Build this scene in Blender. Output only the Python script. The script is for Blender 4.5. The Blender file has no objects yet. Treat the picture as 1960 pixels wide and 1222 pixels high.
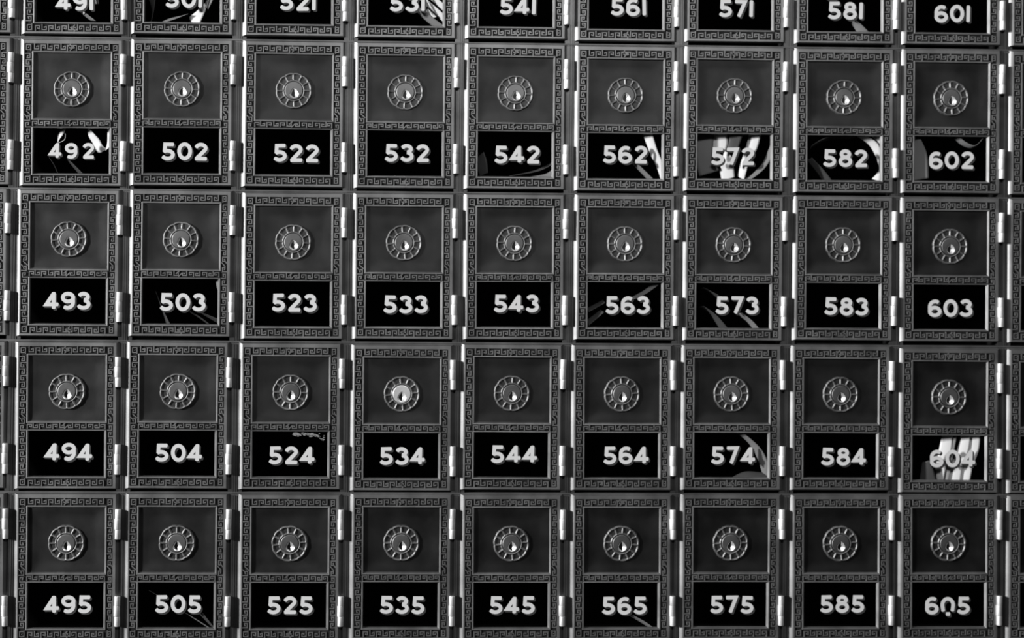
import bpy, bmesh, math, random
from mathutils import Matrix, Vector
random.seed(7)
S = bpy.context.scene
COL = S.collection
MM = 0.001
PXM = 0.4327          # millimetres per measured unit on the door face

# ---------------------------------------------------------------- camera
CAM_R=[[0.999458, -0.007277, -0.032095], [-0.032134, -0.005319, -0.999469], [0.007102, 0.999959, -0.00555]]
CAM_L=[-0.03814, -1.14656, -0.00693]
cam_d = bpy.data.cameras.new('camera'); cam = bpy.data.objects.new('camera', cam_d); COL.objects.link(cam)
cam_d.sensor_width = 36.0; cam_d.lens = 36.0 * 2650.0 / 1960.0
cam_d.clip_start = 0.01
cam_d.dof.use_dof = True; cam_d.dof.focus_distance = 1.10; cam_d.dof.aperture_fstop = 2.8
m = Matrix(CAM_R).to_4x4(); m.translation = Vector(CAM_L); cam.matrix_world = m
S.camera = cam

# ---------------------------------------------------------------- world, lamps, exposure
S.view_settings.view_transform = 'Standard'; S.view_settings.look = 'None'
S.view_settings.gamma = 1.0; S.view_settings.use_curve_mapping = False
S.view_settings.exposure = 0.0
W = bpy.data.worlds.new('world'); S.world = W; W.use_nodes = True
W.node_tree.nodes['Background'].inputs[0].default_value = (1, 1, 1, 1)
W.node_tree.nodes['Background'].inputs[1].default_value = 0.004

def area(name, loc, target, sx, sy, watts):
    l = bpy.data.lights.new(name, 'AREA'); l.shape = 'RECTANGLE'; l.size = sx; l.size_y = sy; l.energy = watts
    o = bpy.data.objects.new(name, l); COL.objects.link(o); o.location = loc
    o.rotation_euler = (Vector(target) - Vector(loc)).to_track_quat('-Z', 'Y').to_euler()
    return o
# a key lamp far to the left throws the hard raking light; an added fill brightens from above
area('side_key_light', (-5.0, -2.25, 1.05), (0.1, 0, 0), 0.42, 0.8, 530)
area('fill_light', (0.12, -1.45, 0.86), (0, 0, 0), 0.5, 0.2, 9.0)

# ---------------------------------------------------------------- materials
def nodes(name):
    mt = bpy.data.materials.new(name); mt.use_nodes = True
    nt = mt.node_tree; return mt, nt, nt.nodes['Principled BSDF']
def metal(name, base, rough, metallic=1.0, bump=0.15, scale=900, blotch=0.25):
    mt, nt, b = nodes(name)
    tc = nt.nodes.new('ShaderNodeTexCoord'); oi = nt.nodes.new('ShaderNodeObjectInfo')
    ad = nt.nodes.new('ShaderNodeVectorMath'); ad.operation = 'ADD'
    nt.links.new(tc.outputs['Object'], ad.inputs[0]); nt.links.new(oi.outputs['Location'], ad.inputs[1])
    n1 = nt.nodes.new('ShaderNodeTexNoise'); n1.inputs['Scale'].default_value = 45; n1.inputs['Detail'].default_value = 4
    n2 = nt.nodes.new('ShaderNodeTexNoise'); n2.inputs['Scale'].default_value = scale; n2.inputs['Detail'].default_value = 3
    nt.links.new(ad.outputs[0], n1.inputs[0]); nt.links.new(ad.outputs[0], n2.inputs[0])
    mr = nt.nodes.new('ShaderNodeMapRange'); mr.inputs[1].default_value = .3; mr.inputs[2].default_value = .7
    mr.inputs[3].default_value = base * (1 - blotch); mr.inputs[4].default_value = base * (1 + blotch)
    nt.links.new(n1.outputs[0], mr.inputs[0])
    cb = nt.nodes.new('ShaderNodeCombineColor')
    for i in range(3): nt.links.new(mr.outputs[0], cb.inputs[i])
    nt.links.new(cb.outputs[0], b.inputs['Base Color'])
    r2 = nt.nodes.new('ShaderNodeMapRange'); r2.inputs[3].default_value = rough * .9; r2.inputs[4].default_value = rough * 1.1
    nt.links.new(n1.outputs[0], r2.inputs[0]); nt.links.new(r2.outputs[0], b.inputs['Roughness'])
    b.inputs['Metallic'].default_value = metallic
    bp = nt.nodes.new('ShaderNodeBump'); bp.inputs['Strength'].default_value = bump; bp.inputs['Distance'].default_value = .0003
    nt.links.new(n2.outputs[0], bp.inputs['Height']); nt.links.new(bp.outputs[0], b.inputs['Normal'])
    return mt
def plain(name, v, rough=.7, metallic=0.0, spec=.3):
    mt, nt, b = nodes(name)
    n1 = nt.nodes.new('ShaderNodeTexNoise'); n1.inputs['Scale'].default_value = 300
    mr = nt.nodes.new('ShaderNodeMapRange'); mr.inputs[3].default_value = v * .9; mr.inputs[4].default_value = v * 1.1
    cb = nt.nodes.new('ShaderNodeCombineColor'); nt.links.new(n1.outputs[0], mr.inputs[0])
    for i in range(3): nt.links.new(mr.outputs[0], cb.inputs[i])
    nt.links.new(cb.outputs[0], b.inputs['Base Color'])
    b.inputs['Roughness'].default_value = rough; b.inputs['Metallic'].default_value = metallic
    b.inputs['Specular IOR Level'].default_value = spec
    return mt
M_FRAME = metal('cast_brass_frame', .215, .51, .85)
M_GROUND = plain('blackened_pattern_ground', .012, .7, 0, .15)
M_PLATE = metal('matt_lock_plate', .042, .47, 1.0, bump=.35, scale=3500)
M_LOCK = metal('cast_lock_rosette', .20, .55, .9)
M_KEYHOLE_LIT = metal('keyhole_highlight_metal', .85, .42, .8, bump=.05)  # highlight on the keyhole slope, put into the base colour
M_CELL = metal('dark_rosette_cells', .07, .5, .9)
M_PLUG = metal('lock_plug_metal', .16, .50, .9)
M_BRIGHT = metal('polished_plug_metal', .75, .38, .6)
M_HINGE = metal('worn_hinge_metal', .75, .5, .5, bump=.3)
M_RAIL = metal('rail_metal', .22, .5, .85)
M_STILE = metal('dark_stile_metal', .12, .41, .85)
M_BOX = plain('painted_sheet_metal', .012, .8)
M_NUM = plain('numeral_paint', .62, .6)
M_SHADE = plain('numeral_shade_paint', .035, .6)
M_PAPER = plain('white_paper', .9, .45, 0, .6)
M_GREY = plain('grey_paper', .24, .5)
M_FAINT = plain('dark_film', .07, .4)
def glass():
    mt = bpy.data.materials.new('window_glass'); mt.use_nodes = True; nt = mt.node_tree
    nt.nodes.remove(nt.nodes['Principled BSDF']); out = nt.nodes['Material Output']
    t = nt.nodes.new('ShaderNodeBsdfTransparent'); t.inputs[0].default_value = (.96, .96, .96, 1)
    g = nt.nodes.new('ShaderNodeBsdfGlossy'); g.inputs['Roughness'].default_value = .03
    lw = nt.nodes.new('ShaderNodeLayerWeight'); lw.inputs[0].default_value = .5
    pw = nt.nodes.new('ShaderNodeMath'); pw.operation = 'POWER'; pw.inputs[1].default_value = 5
    fr = nt.nodes.new('ShaderNodeMath'); fr.operation = 'MULTIPLY_ADD'; fr.inputs[1].default_value = .9; fr.inputs[2].default_value = .03
    nt.links.new(lw.outputs['Facing'], pw.inputs[0]); nt.links.new(pw.outputs[0], fr.inputs[0])
    mx = nt.nodes.new('ShaderNodeMixShader')
    nt.links.new(fr.outputs[0], mx.inputs[0]); nt.links.new(t.outputs[0], mx.inputs[1]); nt.links.new(g.outputs[0], mx.inputs[2])
    nt.links.new(mx.outputs[0], out.inputs[0]); return mt
M_GLASS = glass()

# ---------------------------------------------------------------- mesh helpers (mm; x right, y up, z out of the wall)
class MB:
    def __init__(s): s.v = []; s.f = []; s.mi = []
    def add(s, vs, fs, mi=0):
        o = len(s.v); s.v += vs; s.f += [tuple(i + o for i in f) for f in fs]; s.mi += [mi] * len(fs)
    def box(s, x0, x1, y0, y1, z0, z1, mi=0):
        s.add([(x0,y0,z0),(x1,y0,z0),(x1,y1,z0),(x0,y1,z0),(x0,y0,z1),(x1,y0,z1),(x1,y1,z1),(x0,y1,z1)],
              [(0,3,2,1),(4,5,6,7),(0,1,5,4),(1,2,6,5),(2,3,7,6),(3,0,4,7)], mi)
    def loops(s, rings, mi=0, cap=False):
        """rings: rectangles (l, r, b, t, z) from outside inwards"""
        o = len(s.v)
        for l, r, b, t, z in rings: s.v += [(l,b,z),(r,b,z),(r,t,z),(l,t,z)]
        for k in range(len(rings) - 1):
            for i in range(4):
                j = (i + 1) % 4; s.f.append((o+4*k+i, o+4*k+j, o+4*k+4+j, o+4*k+4+i)); s.mi.append(mi)
        if cap:
            k = len(rings) - 1; s.f.append(tuple(o+4*k+i for i in range(4))); s.mi.append(mi)
    def ridge(s, pts, z0, h, wt, wb, mi=0):
        """raised line with trapezoid section along pts (mitred)"""
        n = len(pts); nr = []
        for i in range(n):
            ds = []
            if i > 0: ds.append(norm(sub(pts[i], pts[i-1])))
            if i < n-1: ds.append(norm(sub(pts[i+1], pts[i])))
            if len(ds) == 1: d = ds[0]; nr.append((-d[1], d[0]))
            else:
                a, b = (-ds[0][1], ds[0][0]), (-ds[1][1], ds[1][0])
                m_ = norm((a[0]+b[0], a[1]+b[1])); c = max(.5, m_[0]*a[0]+m_[1]*a[1]); nr.append((m_[0]/c, m_[1]/c))
        o = len(s.v)
        for p, q in zip(pts, nr):
            for w, z in ((-wb,z0),(-wt,z0+h),(wt,z0+h),(wb,z0)): s.v.append((p[0]+q[0]*w/2, p[1]+q[1]*w/2, z))
        for i in range(n-1):
            for k in range(3): s.f.append((o+4*i+k, o+4*i+k+1, o+4*i+5+k, o+4*i+4+k)); s.mi.append(mi)
        s.f.append((o, o+1, o+2, o+3)); s.mi.append(mi); e = o+4*(n-1); s.f.append((e+3, e+2, e+1, e)); s.mi.append(mi)
    def mesh(s, name, mats, smooth=False, recalc=True):
        me = bpy.data.meshes.new(name)
        me.from_pydata([(x*MM, -z*MM, y*MM) for x, y, z in s.v], [], s.f)
        for mt in mats: me.materials.append(mt)
        me.polygons.foreach_set('material_index', s.mi)
        if recalc:
            bm = bmesh.new(); bm.from_mesh(me); bmesh.ops.recalc_face_normals(bm, faces=bm.faces); bm.to_mesh(me); bm.free()
        if smooth: me.polygons.foreach_set('use_smooth', [True]*len(me.polygons))
        me.update(); return me
def sub(a, b): return (a[0]-b[0], a[1]-b[1])
def norm(a):
    l = math.hypot(*a) or 1; return (a[0]/l, a[1]/l)
def sm(t): t = max(0., min(1., t)); return t*t*(3-2*t)
def link(name, me, parent=None, loc=(0,0,0)):
    o = bpy.data.objects.new(name, me); COL.objects.link(o); o.parent = parent
    o.location = (loc[0]*MM, -loc[2]*MM, loc[1]*MM); return o
def empty(name, loc=(0,0,0)): return link(name, None, None, loc)
def tag(o, label, cat, group=None):
    o['label'] = label; o['category'] = cat
    if group: o['group'] = group

# ---------------------------------------------------------------- post office box prototype
def P(v): return v * PXM
H = 2.4                                  # how far the door face stands off the rack
def frame_mesh():
    b = MB()
    L, R_, B, T = P(-91), P(93), P(-183), P(92.5)
    prof = [(1, -H-.8), (1, -H), (.80, -H*.68), (.55, -H*.38), (.30, -H*.16), (.10, -H*.04), (0, 0)]
    wl, wr, wb, wt = P(8), P(6), P(2), P(2.5)
    rings = [(L-wl*d, R_+wr*d, B-wb*d, T+wt*d, z) for d, z in prof]
    bl, br, bb, bt = P(-89), P(88), P(-179.5), P(86)
    g = -.95
    rings += [(bl, br, bb, bt, 0), (bl+.15, br-.15, bb+.15, bt-.15, g)]
    b.loops(rings)
    # groove floor: four sides and the middle bar
    pl, pr, pt, pb = P(-72), P(74), P(69), P(-57)
    wl2, wr2, wt2, wb2 = P(-72), P(73), P(-74), P(-162)
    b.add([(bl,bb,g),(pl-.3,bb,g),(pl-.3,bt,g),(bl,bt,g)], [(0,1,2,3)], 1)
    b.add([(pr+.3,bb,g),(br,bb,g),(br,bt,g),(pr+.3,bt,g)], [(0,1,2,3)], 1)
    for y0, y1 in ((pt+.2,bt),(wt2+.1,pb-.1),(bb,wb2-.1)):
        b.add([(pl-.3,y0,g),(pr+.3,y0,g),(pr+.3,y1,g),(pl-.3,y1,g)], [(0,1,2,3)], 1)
    # inner rims, sloping down into the openings
    def rim(l, r, bo, t, wide, slope, depth):
        wl_, wr_, wb_, wt_ = wide; sl, sr, sb, st = slope
        rr = [(l-wl_-.1, r+wr_+.1, bo-wb_-.1, t+wt_+.1, g), (l-wl_+.12, r+wr_-.12, bo-wb_+.12, t+wt_-.12, -.08),
              (l-wl_*.5, r+wr_*.5, bo-wb_*.5, t+wt_*.5, .02), (l-sl*.1, r+sr*.1, bo-sb*.1, t+st*.1, -.08),
              (l+sl*.35, r-sr*.35, bo+sb*.35, t-st*.35, -depth*.4), (l+sl, r-sr, bo+sb, t-st, -depth)]
        b.loops(rr)
    rim(pl, pr, pb, pt, (1.3,1.1,1.2,1.2), (.2,1.2,1.5,.25), 2.2)
    rim(wl2, wr2, wb2, wt2, (1.3,1.2,1.2,.8), (.15,1.3,.9,.15), 2.2)
    # key pattern
    z0, hh, wt_, wb_ = g, .88, .72, 1.2
    def strip(cx, cy, ux, uy, half, hgt, tops, bots, tail):
        """(ux,uy) unit along; v runs along the perpendicular, 0 at inner rail, hgt at outer rail"""
        px, py = -uy, ux
        def tr(u, v): return (cx + ux*u + px*v, cy + uy*u + py*v)
        for s_ in (1, -1):
            for u in tops:
                pp = [(u, hgt), (u, hgt*.24), (u-8, hgt*.24), (u-8, hgt*.64), (u-4.2, hgt*.60), (u-4.2, hgt*.46)]
                b.ridge([tr(s_*P(a), P(c)) for a, c in pp], z0, hh, wt_, wb_)
            for u in bots:
                pp = [(u, 0), (u, hgt*.76), (u-8, hgt*.76), (u-8, hgt*.36), (u-4.2, hgt*.40), (u-4.2, hgt*.54)]
                b.ridge([tr(s_*P(a), P(c)) for a, c in pp], z0, hh, wt_, wb_)
        if tail:
            b.ridge([tr(P(-4), P(hgt*.05)), tr(P(1), P(hgt*.45)), tr(P(4), P(hgt*.7))], z0, hh, wt_, wb_)
            b.ridge([tr(P(-7), P(hgt*.62)), tr(P(-2), P(hgt*.98))], z0, hh, wt_, wb_)
    yi = P(72); hT = 14
    cxp = P(0)
    strip(cxp, yi, 1, 0, 0, 14, (20.5, 45.5, 70.5), (8.5, 33, 58), True)
    strip(cxp, P(-165.5), -1, 0, 0, 14, (20.5, 45.5, 70.5), (8.5, 33, 58), True)
    strip(cxp, P(-71), 1, 0, 0, 11.5, (12, 37, 62), (25, 50, 73), True)
    cy = P(-46.5)
    strip(P(-75.5), cy, 0, 1, 0, 13.5, (14, 39, 64, 89, 113), (26.5, 51.5, 76.5, 101), True)
    strip(P(77), cy, 0, -1, 0, 11, (14, 39, 64, 89, 113), (26.5, 51.5, 76.5, 101), True)
    for (x0, x1, y0, y1, sx, sy) in ((-89,-75.5,72,86,1,-1),(77,88,72,86,-1,-1),(-89,-75.5,-179.5,-165.5,1,1),(77,88,-179.5,-165.5,-1,1)):
        mx_, my_ = (x0+x1)/2, (y0+y1)/2; a = (x1-x0)/2-2.6; c = (y1-y0)/2-2.4
        mx_ += sx*.7; my_ += sy*.7
        b.ridge([(P(mx_+sx*a), P(my_+sy*(c+2.5))), (P(mx_+sx*a), P(my_-sy*c)), (P(mx_-sx*a), P(my_-sy*c)), (P(mx_-sx*a), P(my_+sy*c)), (P(mx_+sx*(a-.2)), P(my_+sy*c))], z0, hh, wt_, 1.0)
        b.ridge([(P(mx_-.7), P(my_-1)), (P(mx_+.9), P(my_+1.2))], z0, hh, wt_, .9)
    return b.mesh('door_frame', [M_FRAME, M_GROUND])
def plate_mesh():
    b = MB(); l, r, bo, t = P(-72)+.1, P(74)-.6, P(-57)+1.0, P(69)-.1; N = 20
    vs = []
    for j in range(N+1):
        for i in range(N+1):
            u, v = i/N, j/N
            e = min(u*(r-l), (1-u)*(r-l), v*(t-bo), (1-v)*(t-bo))
            vs.append((l+(r-l)*u, bo+(t-bo)*v, -2.3+.8*(1-sm(e/12))**2))
    b.add(vs, [(j*(N+1)+i, j*(N+1)+i+1, (j+1)*(N+1)+i+1, (j+1)*(N+1)+i) for j in range(N) for i in range(N)])
    return b.mesh('lock_plate', [M_PLATE], True)
def polar(name, rs, nt, hf, mat, cap=False, cx=0., cy=0.):
    b = MB(); vs = []
    for k, r in enumerate(rs):
        for i in range(nt):
            a = 2*math.pi*i/nt; rr, z = hf(r, a); vs.append((cx+rr*math.cos(a), cy+rr*math.sin(a), z))
    fs = [(k*nt+i, k*nt+(i+1)%nt, (k+1)*nt+(i+1)%nt, (k+1)*nt+i) for k in range(len(rs)-1) for i in range(nt)]
    if cap: fs.append(tuple(range(nt)))
    b.add(vs, fs); return b.mesh(name, [mat], True)
def rosette_mesh():
    zb = -2.2
    def hf(r, a):                                  # r in measured units
        k = 12; ph = ((a*k/(2*math.pi)) % 1.0) - .5          # -.5...5 inside one cell, 0 at its middle
        ang = abs(ph) * 2*math.pi/k
        side = (math.pi/k - ang) * r                        # distance to the rib line
        edge = 32.0 + 1.1*max(0, math.cos(ph*math.pi))**.6
        rr = r if r < 31 else 31 + (r-31)*(edge+2.2-31)/5.0
        lip = edge + .4
        cell = sm((side-.6)/1.5) * sm((r-20.2)/1.4) * sm((lip-1.9-rr)/1.2)
        z = 1.5 - 1.0*cell
        if rr > lip: z *= 1 - sm((rr-lip)/(edge+2.2-lip))
        if r < 19: z = 1.5 - .5*sm((19-r)/1.5)
        return P(rr), zb + z - (.15 if rr > edge+2.1 else 0)
    rs = [17.2, 18, 18.6, 19.2, 20, 20.8, 21.4, 22, 22.6, 24, 26, 27.5, 28.3, 29, 29.6, 30.2, 31, 32, 33, 34, 35, 36]
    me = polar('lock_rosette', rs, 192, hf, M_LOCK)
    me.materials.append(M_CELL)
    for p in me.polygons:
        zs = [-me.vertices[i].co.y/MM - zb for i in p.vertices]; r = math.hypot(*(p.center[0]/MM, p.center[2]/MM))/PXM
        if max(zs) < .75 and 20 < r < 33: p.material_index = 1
    return me
def plug_mesh(mat, name):
    def hf(r, a):
        x, y = r*math.cos(a), r*math.sin(a)
        z = -.5 + .15*math.sqrt(max(0, 1-(r/19)**2)) - .5*sm((r-16.3)/1.4)
        # keyhole: round well drawn up to a point
        yy = y + 6.0; xx = x - .6
        w = 8.6
        if yy > 0: d = math.hypot(xx*(1+.05*yy), yy*.78)
        else: d = math.hypot(xx, yy)
        pit = max(0, min(1, (w-d)/w))*1.0
        if abs(xx+.8) < 1.4 and -6.5 < yy < 9: pit = max(pit, 1.6*sm((1.4-abs(xx+.8))/.6))
        if xx < .4: pit = max(pit, 2.2*sm((.4-xx)/.8)*sm((6.6-d)/1.2))
        return P(r), z - 2.1*pit
    rs = [0.01] + [.75*i for i in range(1, 24)]
    me = polar(name, rs, 96, hf, mat, True)
    me.materials.append(M_KEYHOLE_LIT); me.materials.append(M_BOX)
    for p in me.polygons:
        x, y = p.center[0]/MM/PXM - .6, p.center[2]/MM/PXM + 6
        d = math.hypot(x*(1+.05*y), y*.78) if y > 0 else math.hypot(x, y)
        if d < 8.3: p.material_index = 1  # bright colour stands for light on the keyhole slope
        if x < .2 and d < 5.8: p.material_index = 2  # left half of the well coloured black as its shade
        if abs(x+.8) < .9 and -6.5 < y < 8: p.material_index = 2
    return me
def hinge_mesh(n=20):
    b = MB(); r0 = 2.4; z = 1.0
    def cyl(y0, y1, r, ox):
        prof = [(y0, r-.22), (y0+.12, r-.05), (y0+.3, r), (y1-.3, r), (y1-.12, r-.05), (y1, r-.22)]
        vs = []
        for y, q in prof:
            for i in range(n): a = 2*math.pi*i/n; vs.append((ox+q*math.cos(a), y, z+q*math.sin(a)))
        fs = [(k*n+i, k*n+(i+1)%n, (k+1)*n+(i+1)%n, (k+1)*n+i) for k in range(5) for i in range(n)]
        fs += [tuple(range(n)), tuple(range(5*n, 6*n))]; b.add(vs, fs)
    cyl(-12.2, -4.25, r0, 0); cyl(-4.22, 4.6, r0+.15, -.3); cyl(4.63, 12.4, r0, 0)
    return b.mesh('hinge', [M_HINGE], True)
def leaf_mesh():
    b = MB(); b.box(-1.5, 4.4, -11.6, 11.8, -H-.2, -H+.5); b.box(-1.2, 1.2, -11.6, 11.8, -H, 1.0)
    return b.mesh('hinge_leaf', [M_STILE])
def glass_mesh():
    b = MB(); b.box(P(-72)-.6, P(73)+.6, P(-162)-.6, P(-74)+.6, -3.0, -2.2); return b.mesh('window_pane', [M_GLASS])
def box_mesh():
    b = MB(); l, r, bo, t = -44.2, 44.2, -83.4, 40.6; z0, z1, w = -H-1.2, -120, .7
    b.box(l, l+w, bo, t, z1, z0); b.box(r-w, r, bo, t, z1, z0); b.box(l+w, r-w, bo, bo+w, z1, z0); b.box(l+w, r-w, t-w, t, z1, z0)
    b.box(l+w, r-w, bo+w, t-w, z1, z1+w)
    b.box(P(-72)-3, P(74)+3, P(-57)-3, P(69)+3, -4.2, -3.6)     # lock case plate behind the lock panel
    return b.mesh('compartment', [M_BOX])
ME = dict(frame=frame_mesh(), plate=plate_mesh(), rosette=rosette_mesh(), plug=plug_mesh(M_PLUG, 'lock_plug'),
          bright=plug_mesh(M_BRIGHT, 'lock_plug_bright'), hinge=hinge_mesh(), leaf=leaf_mesh(), glass=glass_mesh(), box=box_mesh())

# ---------------------------------------------------------------- numerals
def arc(cx, cy, rx, ry, a0, a1, n=14):
    return [(cx+rx*math.cos(math.radians(a0+(a1-a0)*i/n)), cy+ry*math.sin(math.radians(a0+(a1-a0)*i/n))) for i in range(n+1)]
SW = 7.0
# each digit: (width, [strokes]) in measured units, 34 high, centre lines
def digit(ch):
    h = 34.; c = SW/2
    if ch == '1': return 9, [[(4.5, c-1), (4.5, h-c+1)]]
    if ch == '0': return 28, [arc(14, 17, 14-c, 17-c, 90, 450, 36)]
    if ch == '2': return 27, [arc(13.3, h-c-6.9, 8.9, 6.9, 165, -30, 16) + [(6.2, c+1.5)], [(3.6, c), (23.4, c)]]
    if ch == '3': return 26, [arc(12.2, h-c-6.0, 8.2, 6.0, 155, -75, 16), arc(12.0, c+7.2, 10.0, 7.2, 78, -152, 22)]
    if ch == '4': return 28, [[(17.6, h-3.8), (4.2, 9.8), (25.6, 9.8)], [(18.2, h-2.2), (18.2, c-.5)]]
    if ch == '5': return 27, [[(22.6, h-c), (7.4, h-c), (6.6, 16.6)], arc(12.2, c+7.4, 10.2, 7.4, 128, -146, 24)]
    if ch == '6': return 27, [arc(14.4, 19.6, 10.6, 10.6, 58, 180, 12) + [(3.9, 13.5)], arc(13.5, c+7.2, 9.8, 7.4, 0, 360, 32)]
    if ch == '7': return 25, [[(2.6, h-c), (20.6, h-c), (9.4, 2.6)]]
    if ch == '8': return 27, [arc(13.5, h-c-5.9, 7.6, 5.9, 0, 360, 28), arc(13.5, c+7.0, 9.6, 7.4, 0, 360, 32)]
    if ch == '9': return 27, [arc(12.6, 14.4, 10.6, 10.6, 238, 360, 12) + [(23.1, 20.5)], arc(13.5, h-c-7.2, 9.8, 7.4, 0, 360, 32)]
    if ch == 'worn0': return 28, [[(5.0, 7.6)] + arc(14, 18.5, 14-c, 12, 190, -10, 26) + [(23.0, 7.6)], [(11.4, 1.2), (17.0, 1.2)]]
def ribbon(b, pts, w, z, ox, oy, mi, wid, hgt=34.):
    closed = math.hypot(pts[0][0]-pts[-1][0], pts[0][1]-pts[-1][1]) < .01
    if closed: pts = pts[:-1]
    n = len(pts); out = []
    for i in range(n):
        a = pts[i-1] if (i or closed) else None; c = pts[(i+1) % n] if (i < n-1 or closed) else None
        ds = []
        if a: ds.append(norm(sub(pts[i], a)))
        if c: ds.append(norm(sub(c, pts[i])))
        if len(ds) == 1: q = (-ds[0][1], ds[0][0])
        else:
            p1, p2 = (-ds[0][1], ds[0][0]), (-ds[1][1], ds[1][0]); m_ = norm((p1[0]+p2[0], p1[1]+p2[1]))
            k = max(.45, m_[0]*p1[0]+m_[1]*p1[1]); q = (m_[0]/k, m_[1]/k)
        out.append(q)
    def pt(x, y): return (P(x - wid/2 + ox), P(y - hgt/2 + oy), z)
    vs = []
    for p, q in zip(pts, out): vs += [pt(p[0]+q[0]*w/2, p[1]+q[1]*w/2), pt(p[0]-q[0]*w/2, p[1]-q[1]*w/2)]
    fs = [(2*i, 2*i+1, (2*i+3) % (2*n), (2*i+2) % (2*n)) for i in range(n if closed else n-1)]
    b.add(vs, fs, mi)
    if not closed:                                            # softly rounded ends
        for e, d in ((0, norm(sub(pts[0], pts[1]))), (n-1, norm(sub(pts[-1], pts[-2])))):
            q = (-d[1], d[0]); p = pts[e]
            b.add([pt(p[0]+q[0]*w/2*math.cos(t)+d[0]*1.6*math.sin(t), p[1]+q[1]*w/2*math.cos(t)+d[1]*1.6*math.sin(t)) for t in [math.pi*k/8 for k in range(9)]], [tuple(range(9))], mi)
_dig = {}
def digit_mesh(ch):
    if ch not in _dig:
        wid, st = digit(ch); b = MB()
        for k, s_ in enumerate(st):
            ribbon(b, s_, SW, .12 + .02*k, 0, 0, 0, wid)
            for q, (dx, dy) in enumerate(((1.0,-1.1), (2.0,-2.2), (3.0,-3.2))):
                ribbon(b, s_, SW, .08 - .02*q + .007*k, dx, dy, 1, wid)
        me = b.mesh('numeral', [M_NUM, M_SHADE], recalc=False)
        _dig[ch] = (wid, me)
    return _dig[ch]
def number_layout(num):
    ws = [digit_mesh(c)[0] for c in num]; gaps = [3.5, 3.5]
    if num == '492': gaps = [2.5, 5.5]
    tot = sum(ws) + sum(gaps); x = -tot/2; out = []
    for i, w in enumerate(ws):
        out.append(x + w/2); x += w + (gaps[i] if i < 2 else 0)
    return out
BOXES={"491":[-364.0,310.6,0.9,-52.5],"501":[-274.6,311.8,0.8,-50.2],"521":[-183.1,311.6,2.8,-50.8],"531":[-90.8,311.5,1.0,-50.2],"541":[0.4,311.8,1.3,-51.8],"561":[92.0,311.2,2.0,-50.7],"571":[183.4,311.9,0.8,-51.4],"581":[275.7,311.7,0.5,-51.7],"601":[366.2,312.0,0.7,-53.3],"492":[-364.4,185.9,-0.1,-50.8],"502":[-274.5,187.1,2.2,-51.4],"522":[-182.9,186.9,2.3,-51.5],"532":[-90.9,186.8,1.6,-50.3],"542":[0.4,187.1,1.7,-50.9],"562":[92.1,186.5,0.1,-49.3],"572":[183.4,187.2,-1.1,-50.3],"582":[275.6,187.0,1.3,-50.9],"602":[366.1,187.3,1.0,-51.9],"493":[-365.9,62.4,-0.9,-50.6],"503":[-274.4,62.8,1.7,-51.5],"523":[-182.4,61.5,1.0,-49.9],"533":[-91.2,61.9,1.6,-50.9],"543":[0.4,62.2,1.7,-49.8],"563":[92.5,62.6,2.3,-50.8],"573":[183.3,62.6,3.3,-50.4],"583":[275.5,63.4,3.0,-51.4],"603":[365.9,62.9,0.5,-51.6],"494":[-366.4,-62.8,1.6,-49.8],"504":[-275.9,-62.3,0.9,-50.4],"524":[-183.5,-62.6,1.0,-51.8],"534":[-92.0,-63.4,0.7,-51.1],"544":[-0.9,-62.4,2.2,-50.3],"564":[90.7,-62.4,3.6,-50.9],"574":[182.3,-61.9,1.6,-51.0],"584":[274.0,-61.8,3.0,-52.0],"604":[365.7,-63.5,3.6,-51.3],"495":[-365.8,-187.3,1.6,-50.4],"505":[-275.7,-187.1,1.3,-50.1],"525":[-183.4,-187.4,0.6,-50.7],"535":[-91.5,-186.7,1.2,-51.2],"545":[-0.4,-187.0,0.9,-50.9],"565":[91.1,-186.8,2.7,-51.5],"575":[182.3,-186.2,1.6,-51.2],"585":[274.7,-186.4,1.7,-50.4],"605":[365.9,-186.2,-0.4,-51.9]}
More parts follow.
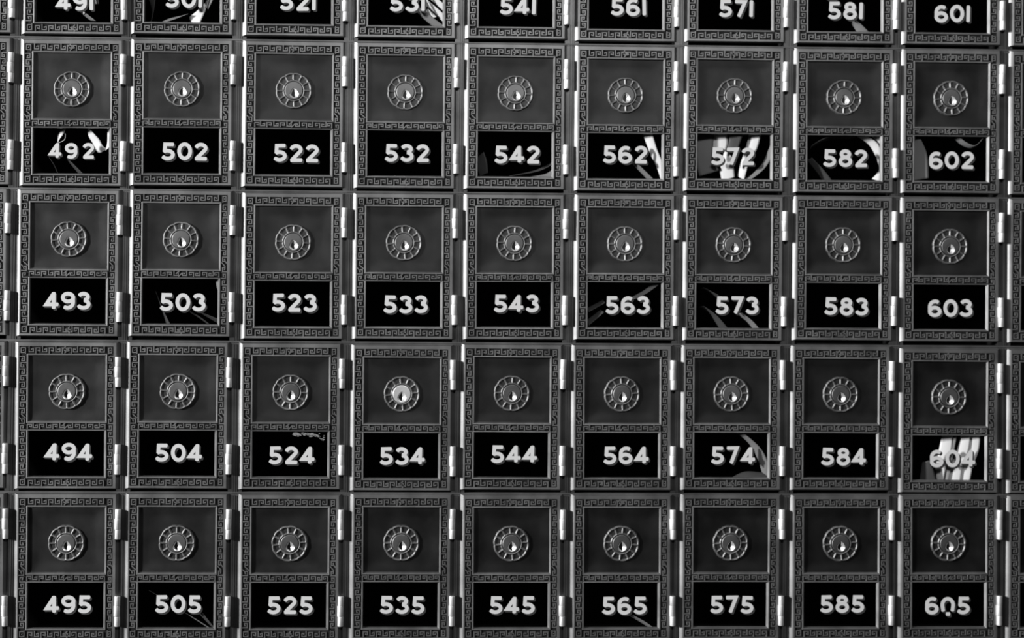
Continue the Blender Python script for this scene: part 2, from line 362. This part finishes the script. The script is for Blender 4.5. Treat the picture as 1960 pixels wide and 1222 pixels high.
MAIL={"492":[[[[-10.9,-30.3],[-14.3,-36.0],[-14.7,-41.2],[-13.4,-43.8]],[[-5.9,-29.8],[-8.4,-35.5],[-11.8,-40.7],[-13.0,-43.3]],"w",-7.8,-11.0],[[[-7.2,-36.0],[-8.0,-40.3],[-12.3,-43.0]],[[-6.9,-35.6],[-7.2,-40.8],[-12.4,-43.9]],"w",-7.0,-10.2],[[[10.9,-29.0],[11.4,-36.8],[14.9,-42.8],[18.8,-50.5],[21.8,-51.3]],[[10.9,-28.6],[16.9,-35.8],[21.3,-40.6],[24.3,-46.1],[28.2,-48.3]],"w",-6.2,-9.4],[[[26.9,-28.9],[27.4,-38.4],[27.0,-44.0],[25.4,-47.9]],[[30.4,-28.4],[30.4,-38.0],[30.5,-45.7],[26.7,-49.7]],"w",-5.4,-8.6],[[[-19.1,-56.7],[-15.2,-62.7],[-12.2,-70.0]],[[-19.0,-56.2],[-15.1,-62.3],[-11.7,-69.6]],"f",-4.6,-8.6],[[[-5.7,-56.7],[-1.0,-62.7],[5.1,-69.9]],[[-4.7,-55.8],[1.8,-62.2],[9.1,-69.4]],"f",-3.8,-7.8]],"491":[[[[1.3,-56.4],[6.4,-62.0],[12.5,-66.6]],[[2.9,-55.2],[8.9,-60.7],[17.5,-67.5]],"g",-5.4,-8.9],[[[5.8,-57.4],[6.7,-62.2]],[[6.6,-56.7],[8.8,-61.0]],"w",-4.6,-7.8],[[[11.0,-48.9],[12.8,-53.2]],[[19.4,-47.8],[20.3,-53.9]],"f",-3.8,-7.8]],"501":[[[[8.6,-60.3],[3.9,-63.8],[6.9,-69.9]],[[16.9,-52.5],[18.2,-56.8],[13.2,-69.1]],"w",-6.2,-9.4],[[[-30.0,-48.9],[-27.3,-59.3],[-28.5,-69.7]],[[-23.2,-47.9],[-24.4,-58.3],[-26.4,-68.8]],"f",-5.4,-9.4],[[[2.9,-61.6],[-11.2,-64.9],[-22.8,-69.8]],[[3.9,-61.7],[-6.4,-66.2],[-15.8,-69.3]],"g",-4.6,-8.1],[[[18.8,-48.6],[16.7,-55.6]],[[25.4,-47.7],[20.4,-58.2]],"g",-3.8,-7.3]],"531":[[[[5.1,-52.2],[14.8,-62.1],[26.1,-71.1]],[[9.4,-52.2],[21.6,-61.2],[33.0,-69.4]],"g",-6.2,-9.7],[[[14.7,-55.7],[20.9,-61.7]],[[18.1,-54.5],[25.1,-61.0]],"w",-5.4,-8.6],[[[10.4,-45.6],[32.2,-66.1]],[[14.6,-44.7],[33.9,-61.0]],"w",-4.6,-7.8],[[[19.1,-45.6],[32.2,-57.6]],[[24.2,-44.8],[33.8,-52.5]],"w",-3.8,-7.0]],"581":[[[[3.0,-56.7],[8.8,-63.2],[13.3,-71.1]],[[8.4,-57.6],[15.6,-63.3],[22.7,-70.2]],"g",-4.6,-8.1],[[[-14.5,-40.9],[-7.9,-46.1]],[[-9.5,-39.9],[-2.4,-45.1]],"f",-3.8,-7.8]],"542":[[[[-31.2,-52.6],[-32.0,-61.3],[-29.3,-68.7]],[[-26.0,-48.5],[-23.3,-56.4],[-22.4,-66.0]],"f",-5.4,-9.4],[[[-4.6,-68.1],[17.2,-63.0],[32.4,-55.5]],[[-3.6,-68.5],[19.5,-64.3],[32.6,-57.6]],"f",-4.6,-8.6],[[[12.8,-68.8],[25.8,-66.1],[32.3,-61.7]],[[15.2,-71.9],[28.3,-71.8],[33.5,-70.4]],"g",-3.8,-7.3]],"562":[[[[15.2,-30.5],[21.0,-46.1],[28.1,-61.3],[30.8,-70.5]],[[22.6,-29.9],[27.5,-45.7],[34.7,-60.9],[36.9,-70.1]],"w",-4.6,-7.8],[[[6.5,-56.0],[19.3,-69.4]],[[9.1,-55.1],[24.1,-69.4]],"g",-3.8,-7.3]],"572":[[[[-30.9,-30.2],[-30.8,-50.4],[-27.6,-66.6]],[[-15.7,-29.5],[-16.5,-49.8],[-10.7,-61.6]],"g",-7.8,-11.3],[[[-17.4,-30.2],[-18.2,-39.4],[-16.4,-45.1]],[[-5.8,-29.6],[-4.4,-38.8],[-6.6,-45.4]],"w",-7.0,-10.2],[[[-6.0,-42.9],[-10.7,-59.1],[-8.9,-70.5]],[[-1.8,-49.9],[-0.0,-56.4],[1.4,-67.4]],"w",-6.2,-9.4],[[[14.0,-30.0],[10.6,-43.6],[6.2,-56.8],[4.1,-66.5]],[[23.5,-29.5],[20.0,-43.1],[13.1,-56.4],[9.2,-70.0]],"w",-5.4,-8.6],[[[32.8,-36.9],[25.4,-54.5],[16.7,-64.2],[7.0,-70.5]],[[35.4,-42.6],[28.4,-57.1],[19.6,-66.0],[10.4,-71.8]],"g",-4.6,-8.1],[[[-3.0,-30.4],[-6.0,-46.2]],[[8.3,-29.8],[3.1,-45.6]],"f",-3.8,-7.8]],"582":[[[[12.1,-30.9],[22.7,-37.8],[29.4,-48.7],[31.7,-59.7],[26.0,-67.2]],[[19.6,-30.4],[29.9,-37.7],[34.8,-48.3],[36.2,-59.3],[32.7,-69.9]],"w",-6.2,-9.4],[[[25.1,-30.4],[32.3,-40.0]],[[35.8,-29.9],[36.8,-42.6]],"w",-5.4,-8.6],[[[-29.8,-52.2],[-21.3,-62.6],[-15.6,-70.9]],[[-26.1,-50.4],[-15.9,-60.8],[-8.3,-70.4]],"f",-4.6,-8.6],[[[-27.4,-43.1],[-12.9,-35.5],[7.0,-33.9]],[[-26.4,-39.9],[-11.8,-32.7],[12.5,-31.6]],"f",-3.8,-7.8]],"602":[[[[-30.6,-33.9],[-30.5,-53.2],[-29.9,-69.0]],[[-24.6,-34.2],[-19.1,-47.4],[-17.7,-66.8]],"g",-4.6,-8.1],[[[4.2,-32.7],[11.8,-38.8],[21.1,-40.9],[29.1,-33.3]],[[6.8,-30.9],[13.9,-36.5],[21.9,-38.7],[29.0,-31.5]],"g",-3.8,-7.3]],"503":[[[[-22.8,-43.4],[-18.4,-56.4],[-13.1,-71.4]],[[-21.5,-42.5],[-15.8,-56.3],[-8.4,-71.4]],"f",-6.2,-10.2],[[[6.2,-59.6],[16.2,-66.0],[23.5,-71.6]],[[7.2,-58.7],[17.5,-65.1],[25.8,-71.6]],"f",-5.4,-9.4],[[[10.7,-58.3],[21.0,-63.8],[31.4,-69.8]],[[12.5,-57.0],[22.8,-62.1],[31.5,-65.5]],"f",-4.6,-8.6],[[[26.9,-30.2],[28.7,-39.6]],[[30.5,-30.0],[31.1,-43.0]],"g",-3.8,-7.3]],"563":[[[[-30.9,-53.6],[-17.4,-46.5]],[[-29.7,-57.0],[-15.7,-49.0]],"f",-5.4,-9.4],[[[5.6,-44.6],[17.4,-38.0],[26.1,-30.5]],[[9.6,-46.2],[20.1,-40.0],[31.5,-31.6]],"f",-4.6,-8.6],[[[-31.0,-63.6],[-19.7,-54.8]],[[-29.7,-68.4],[-16.7,-56.9]],"f",-3.8,-7.8]],"573":[[[[-26.0,-36.6],[-12.7,-44.4]],[[-24.0,-35.6],[-11.2,-42.1]],"f",-5.4,-9.4],[[[4.3,-57.8],[12.3,-63.4],[18.5,-70.8]],[[7.7,-56.5],[16.5,-63.0],[23.6,-70.8]],"g",-4.6,-8.1],[[[-27.5,-52.0],[-17.8,-59.3],[-8.9,-71.9]],[[-24.6,-51.0],[-13.5,-58.8],[-2.0,-71.9]],"f",-3.8,-7.8]],"574":[[[[4.2,-31.2],[16.1,-41.6],[23.6,-54.7],[29.0,-71.3]],[[9.2,-31.4],[23.4,-43.2],[31.0,-55.0],[36.4,-70.7]],"g",-4.6,-8.1],[[[0.7,-70.8],[13.9,-65.1],[34.1,-66.8]],[[1.5,-73.5],[14.7,-73.0],[35.0,-72.9]],"f",-3.8,-7.8]],"604":[[[[-2.3,-29.8],[-5.3,-43.9],[-8.3,-59.3],[-6.9,-72.9]],[[5.1,-30.0],[4.3,-44.1],[-0.5,-59.6],[-3.1,-73.3]],"w",-7.0,-10.2],[[[5.0,-29.7],[-3.2,-72.8]],[[8.9,-30.0],[1.1,-73.2]],"g",-6.2,-9.7],[[[13.2,-29.6],[9.7,-43.7],[4.0,-59.1],[1.4,-72.7]],[[19.7,-29.8],[18.4,-43.9],[13.1,-59.4],[11.4,-73.0]],"w",-5.4,-8.6],[[[18.6,-29.5],[17.8,-43.6],[13.0,-59.0],[10.9,-72.6]],[[27.8,-29.7],[26.6,-43.8],[21.3,-59.3],[18.7,-72.9]],"w",-4.6,-7.8],[[[-23.1,-72.6],[-20.5,-55.1]],[[-8.4,-73.0],[-14.8,-52.8]],"f",-3.8,-7.8]],"505":[[[[-23.9,-40.1],[-16.2,-44.8]],[[-23.9,-39.5],[-15.8,-43.8]],"f",-5.4,-9.4],[[[5.5,-58.4],[15.4,-64.8],[27.5,-72.6]],[[6.5,-57.8],[16.9,-63.9],[31.1,-72.9]],"g",-4.6,-8.1],[[[17.7,-59.5],[27.2,-69.8]],[[21.2,-57.8],[30.7,-69.8]],"f",-3.8,-7.8]],"565":[[[[5.2,-59.3],[16.1,-65.8],[27.1,-72.7]],[[7.8,-58.7],[19.6,-64.8],[31.1,-72.6]],"g",-3.8,-7.3]],"504":[[[[-26.1,-41.2],[-26.3,-69.2]],[[-21.0,-42.0],[-21.2,-70.4]],"f",-3.8,-7.8]]}

# ---------------------------------------------------------------- every box in place
COLS = ['49', '50', '52', '53', '54', '56', '57', '58', '60']
def build_box(loc, num=None, noff=None):
    rnd = random.Random(str(loc))
    root = empty('post_office_box', loc)
    root.rotation_euler = (math.radians(rnd.uniform(-.25, .25)), math.radians(rnd.uniform(-.15, .15)), math.radians(rnd.uniform(-.35, .35)))
    link('door_frame', ME['frame'], root)
    link('lock_plate', ME['plate'], root)
    lk = link('lock', ME['rosette'], root)
    pg = link('lock_plug', ME['bright'] if num == '534' else ME['plug'], lk)
    if num == '534': pg['label'] = 'bright polished lock plug'
    lk.rotation_euler = (0, math.radians(rnd.uniform(-6, 6)), 0)
    pg.rotation_euler = (0, -lk.rotation_euler[1] + math.radians(rnd.uniform(-5, 5)), 0)
    gl = link('window_pane', ME['glass'], root)
    for y in (P(37), P(-128)):
        hg = link('hinge', ME['hinge'], root, (P(98)+rnd.uniform(-.25, .25), y+rnd.uniform(-.25, .25), 0))
        hg.rotation_euler = (0, math.radians(rnd.uniform(-.9, .9)), 0)
        link('hinge_leaf', ME['leaf'], hg)
    link('compartment', ME['box'], root)
    if num:
        xs = number_layout(num)
        for i, ch in enumerate(num):
            key = 'worn0' if (num == '605' and ch == '0') else ch
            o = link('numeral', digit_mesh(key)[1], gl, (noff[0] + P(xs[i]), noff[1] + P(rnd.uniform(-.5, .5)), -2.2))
            o.rotation_euler = (0, math.radians(rnd.uniform(-1.5, 1.5)), 0)
            if num == '492': o.scale = (.88, 1, .88)
            if key == 'worn0': o['label'] = 'zero with its foot worn away'
    return root
EXTRA = {'534': 'its lock plug polished bright', '524': 'scraped white residue on its window',
         '605': 'its painted zero worn through at the foot', '492': 'white curved strips round widely spaced digits',
         '572': 'bright crumpled paper filling its window', '604': 'tall white strips behind its window',
         '562': 'one bright slanting strip in its window', '582': 'pale arc round its number', '602': 'grey card at its window edge',
         '531': 'white slanting sheets behind its number', '501': 'pale papers below its number', '574': 'grey curve right of its number'}
WORDS = {'1': 'top', '2': 'second', '3': 'middle', '4': 'fourth', '5': 'bottom'}
def box_label(c, r):
    n = c+r; i = COLS.index(c)
    if n in EXTRA: return 'dark metal box door numbered %s, %s' % (n, EXTRA[n])
    return 'dark metal box door numbered %s, %s row of doors, %s numbered column from the left' % (n, WORDS[r], ORD[i])
ORD = ['first', 'second', 'third', 'fourth', 'fifth', 'sixth', 'seventh', 'eighth', 'last']
xs_col = []
for c in COLS:
    xs_col.append(sum(BOXES[c+r][0] for r in '12345')/5)
    for r in '12345':
        X, Y, nx, ny = BOXES[c+r]
        o = build_box((X, Y, 0), c+r, (nx, ny))
        tag(o, box_label(c, r), 'mailbox', 'numbered post office boxes in the wall')
for k, (xa, side, nb) in enumerate(((-91.2, 'left', '49'), (91.4, 'right', '60'))):
    for r in '12345':
        X, Y = BOXES[nb+r][:2]
        o = build_box((X+xa, Y+(-.4 if k else .4), 0))
        tag(o, '%s row box door mostly cut off by the %s photo edge, beside door %s' % (WORDS[r], side, nb+r), 'mailbox', 'post office boxes cut off by the photo edges')

# ---------------------------------------------------------------- the rack between the doors
rack = empty('mailbox_rack', (0, 0, 0))
tag(rack, 'dark metal rack of grooved uprights and rails holding all the doors', 'mailbox rack')
allx = [xs_col[0]-91.2-91.2, xs_col[0]-91.2] + xs_col + [xs_col[-1]+91.4, xs_col[-1]+91.4+91.2]
YT, YB = 380., -290.
for i in range(len(allx)-1):
    xm = (allx[i]+allx[i+1])/2 + P(1.2)
    b = MB(); a = P(13)
    q = -H+.6
    prof = [(-a,-9), (-a,q+.1), (-2.2,q+.1), (-1.3,q+.08), (-1.15,q-.25), (-.95,q-.25), (-.8,q+.1), (.5,q+.1), (.7,q-.5), (.95,q-.5), (1.1,q-.1), (1.9,q-.1), (2.3,q-.6), (3.0,-H), (a,-H), (a,-9)]
    dxt = dxb = 0
    if 1 <= i <= 10:
        c1 = COLS[min(max(i-1, 0), 8)] if i-1 < 9 else COLS[8]
        k2 = min(max(i-2, 0), 8); k1 = min(i-1, 8)
        top = (BOXES[COLS[k2]+'2'][0]+BOXES[COLS[k1]+'2'][0])/2 - (BOXES[COLS[k2]+'5'][0]+BOXES[COLS[k1]+'5'][0])/2
        dxt = top*.5*(YT/187); dxb = -top*.5*(-YB/187)
    vs = [(xm+x+dxt, YT, z) for x, z in prof] + [(xm+x+dxb, YB, z) for x, z in prof]; n = len(prof)
    fs = [(k, (k+1) % n, n+(k+1) % n, n+k) for k in range(n)] + [tuple(range(n)), tuple(range(n, 2*n))]
    b.add(vs, fs); link('upright', b.mesh('upright', [M_STILE]), rack)
rowy = [sum(BOXES[c+r][1] for c in COLS)/9 for r in '12345']
edges = [(rowy[i]+rowy[i+1])/2 for i in range(4)]
edges = [edges[0]+124.7] + edges + [edges[-1]-124.7]
for j, ye in enumerate(edges):
    yc = ye + P(-193.5+145)+.2
    prof = [(-2.6,-9), (-2.6,-H+.5), (-1.2,-H+.8), (-.9,-H+.4), (-.7,-H+.4), (-.5,-H+1.0), (.5,-H+1.15), (.65,-H+1.0), (.65,-9)]
    b = MB(); n = len(prof); X0, X1 = allx[1]-48, allx[-2]+48
    vs = [(X0, yc+y, z) for y, z in prof] + [(X1, yc+y, z) for y, z in prof]
    fs = [(k, (k+1) % n, n+(k+1) % n, n+k) for k in range(n)] + [tuple(range(n)), tuple(range(n, 2*n))]
    b.add(vs, fs); link('rail', b.mesh('rail', [M_RAIL]), rack)

# ---------------------------------------------------------------- mail standing behind the glass
MLAB = {'492': 'white curled envelopes leaning behind the glass of box 492', '491': 'crumpled grey wrapper behind the glass of box 491',
 '501': 'loose bundle of pale papers behind the glass of box 501', '531': 'stack of slanting white envelopes behind the glass of box 531',
 '581': 'pale slanting letter edge behind the glass of box 581', '542': 'dim curved film wrapper behind the glass of box 542',
 '562': 'bright white letter standing steeply behind the glass of box 562', '572': 'bright crumpled white paper filling the window of box 572',
 '582': 'rolled pale magazine curving round the number of box 582', '602': 'grey card and thin curled strip behind the glass of box 602',
 '503': 'dim slanting film folds behind the glass of box 503', '563': 'dim diagonal film folds behind the glass of box 563',
 '573': 'thin grey slanting letter edges behind the glass of box 573', '574': 'grey curved magazine edge at the right of the window of box 574',
 '604': 'tall bright white envelopes behind the glass of box 604', '505': 'thin pale slanting letter edge behind the glass of box 505',
 '565': 'short pale slanting letter edge behind the glass of box 565'}
def resample(pts, n=17):
    if len(pts) == 2: return [(pts[0][0]+(pts[1][0]-pts[0][0])*k/(n-1), pts[0][1]+(pts[1][1]-pts[0][1])*k/(n-1)) for k in range(n)]
    out = []; m_ = len(pts)-1
    for k in range(n):
        t = k/(n-1)*m_; i = min(int(t), m_-1); u = t-i
        p0 = pts[max(i-1, 0)]; p1 = pts[i]; p2 = pts[i+1]; p3 = pts[min(i+2, m_)]
        out.append(tuple(.5*(2*p1[q]+(p2[q]-p0[q])*u+(2*p0[q]-5*p1[q]+4*p2[q]-p3[q])*u*u+(3*p1[q]-p0[q]-3*p2[q]+p3[q])*u**3) for q in (0, 1)))
    return out
MAIL.pop('504', None)
MATS = {'w': M_PAPER, 'g': M_GREY, 'f': M_FAINT}
for num, strips in MAIL.items():
    X, Y = BOXES[num][:2]
    root = empty('mail_bundle', (X, Y, 0)) if len(strips) > 1 else None
    for (fa, fb, mt, zf, zb) in strips:
        A, B_ = resample(fa), resample(fb); b = MB(); vs = []; NW = 7
        for k in range(len(A)):
            for q in range(NW):
                t = q/(NW-1); bow = math.sin(math.pi*t)*.5
                vs.append((A[k][0]*(1-t)+B_[k][0]*t, A[k][1]*(1-t)+B_[k][1]*t, zb*(1-t)+zf*t+bow))
        fs = [(k*NW+q, k*NW+q+1, (k+1)*NW+q+1, (k+1)*NW+q) for k in range(len(A)-1) for q in range(NW-1)]
        b.add(vs, fs)
        me = b.mesh('paper_sheet', [MATS[mt]], True)
        o = link('paper_sheet' if root else 'letter', me, root, (0,0,0) if root else (X, Y, 0))
        so = o.modifiers.new('thickness', 'SOLIDIFY'); so.thickness = .00025; so.offset = 0
        if not root: root = o
    tag(root, MLAB[num], 'mail', 'mail seen through the box windows')

# scraped label residue on the pane of box 524
X, Y = BOXES['524'][:2]
b = MB(); rr = random.Random(3)
for k in range(70):
    t = rr.random()
    cx = P(4 + 62*t); cy = P(-78.5 - 4*t + rr.gauss(0, 1.8) - (9*rr.random() if t > .82 else 0))
    r1 = P(rr.uniform(1.2, 4.6)*(1.0 if t < .8 else .6)); r2 = r1*rr.uniform(.2, .5)
    an = rr.uniform(-.5, .3); n = 7; ring = []
    for i in range(n):
        a = 2*math.pi*i/n; q = rr.uniform(.6, 1.1); x, y = r1*q*math.cos(a), r2*q*math.sin(a)
        ring.append((cx+x*math.cos(an)-y*math.sin(an), cy+x*math.sin(an)+y*math.cos(an)))
    z = -2.1 + .002*k
    b.add([(x, y, z-.1) for x, y in ring] + [(x, y, z) for x, y in ring], [tuple(range(n, 2*n))] + [(i, (i+1) % n, n+(i+1) % n, n+i) for i in range(n)])
o = link('label_residue', b.mesh('label_residue', [M_GREY]), None, (X, Y, 0))
tag(o, 'torn pale label residue scraped along the top of the window of box 524', 'label residue')
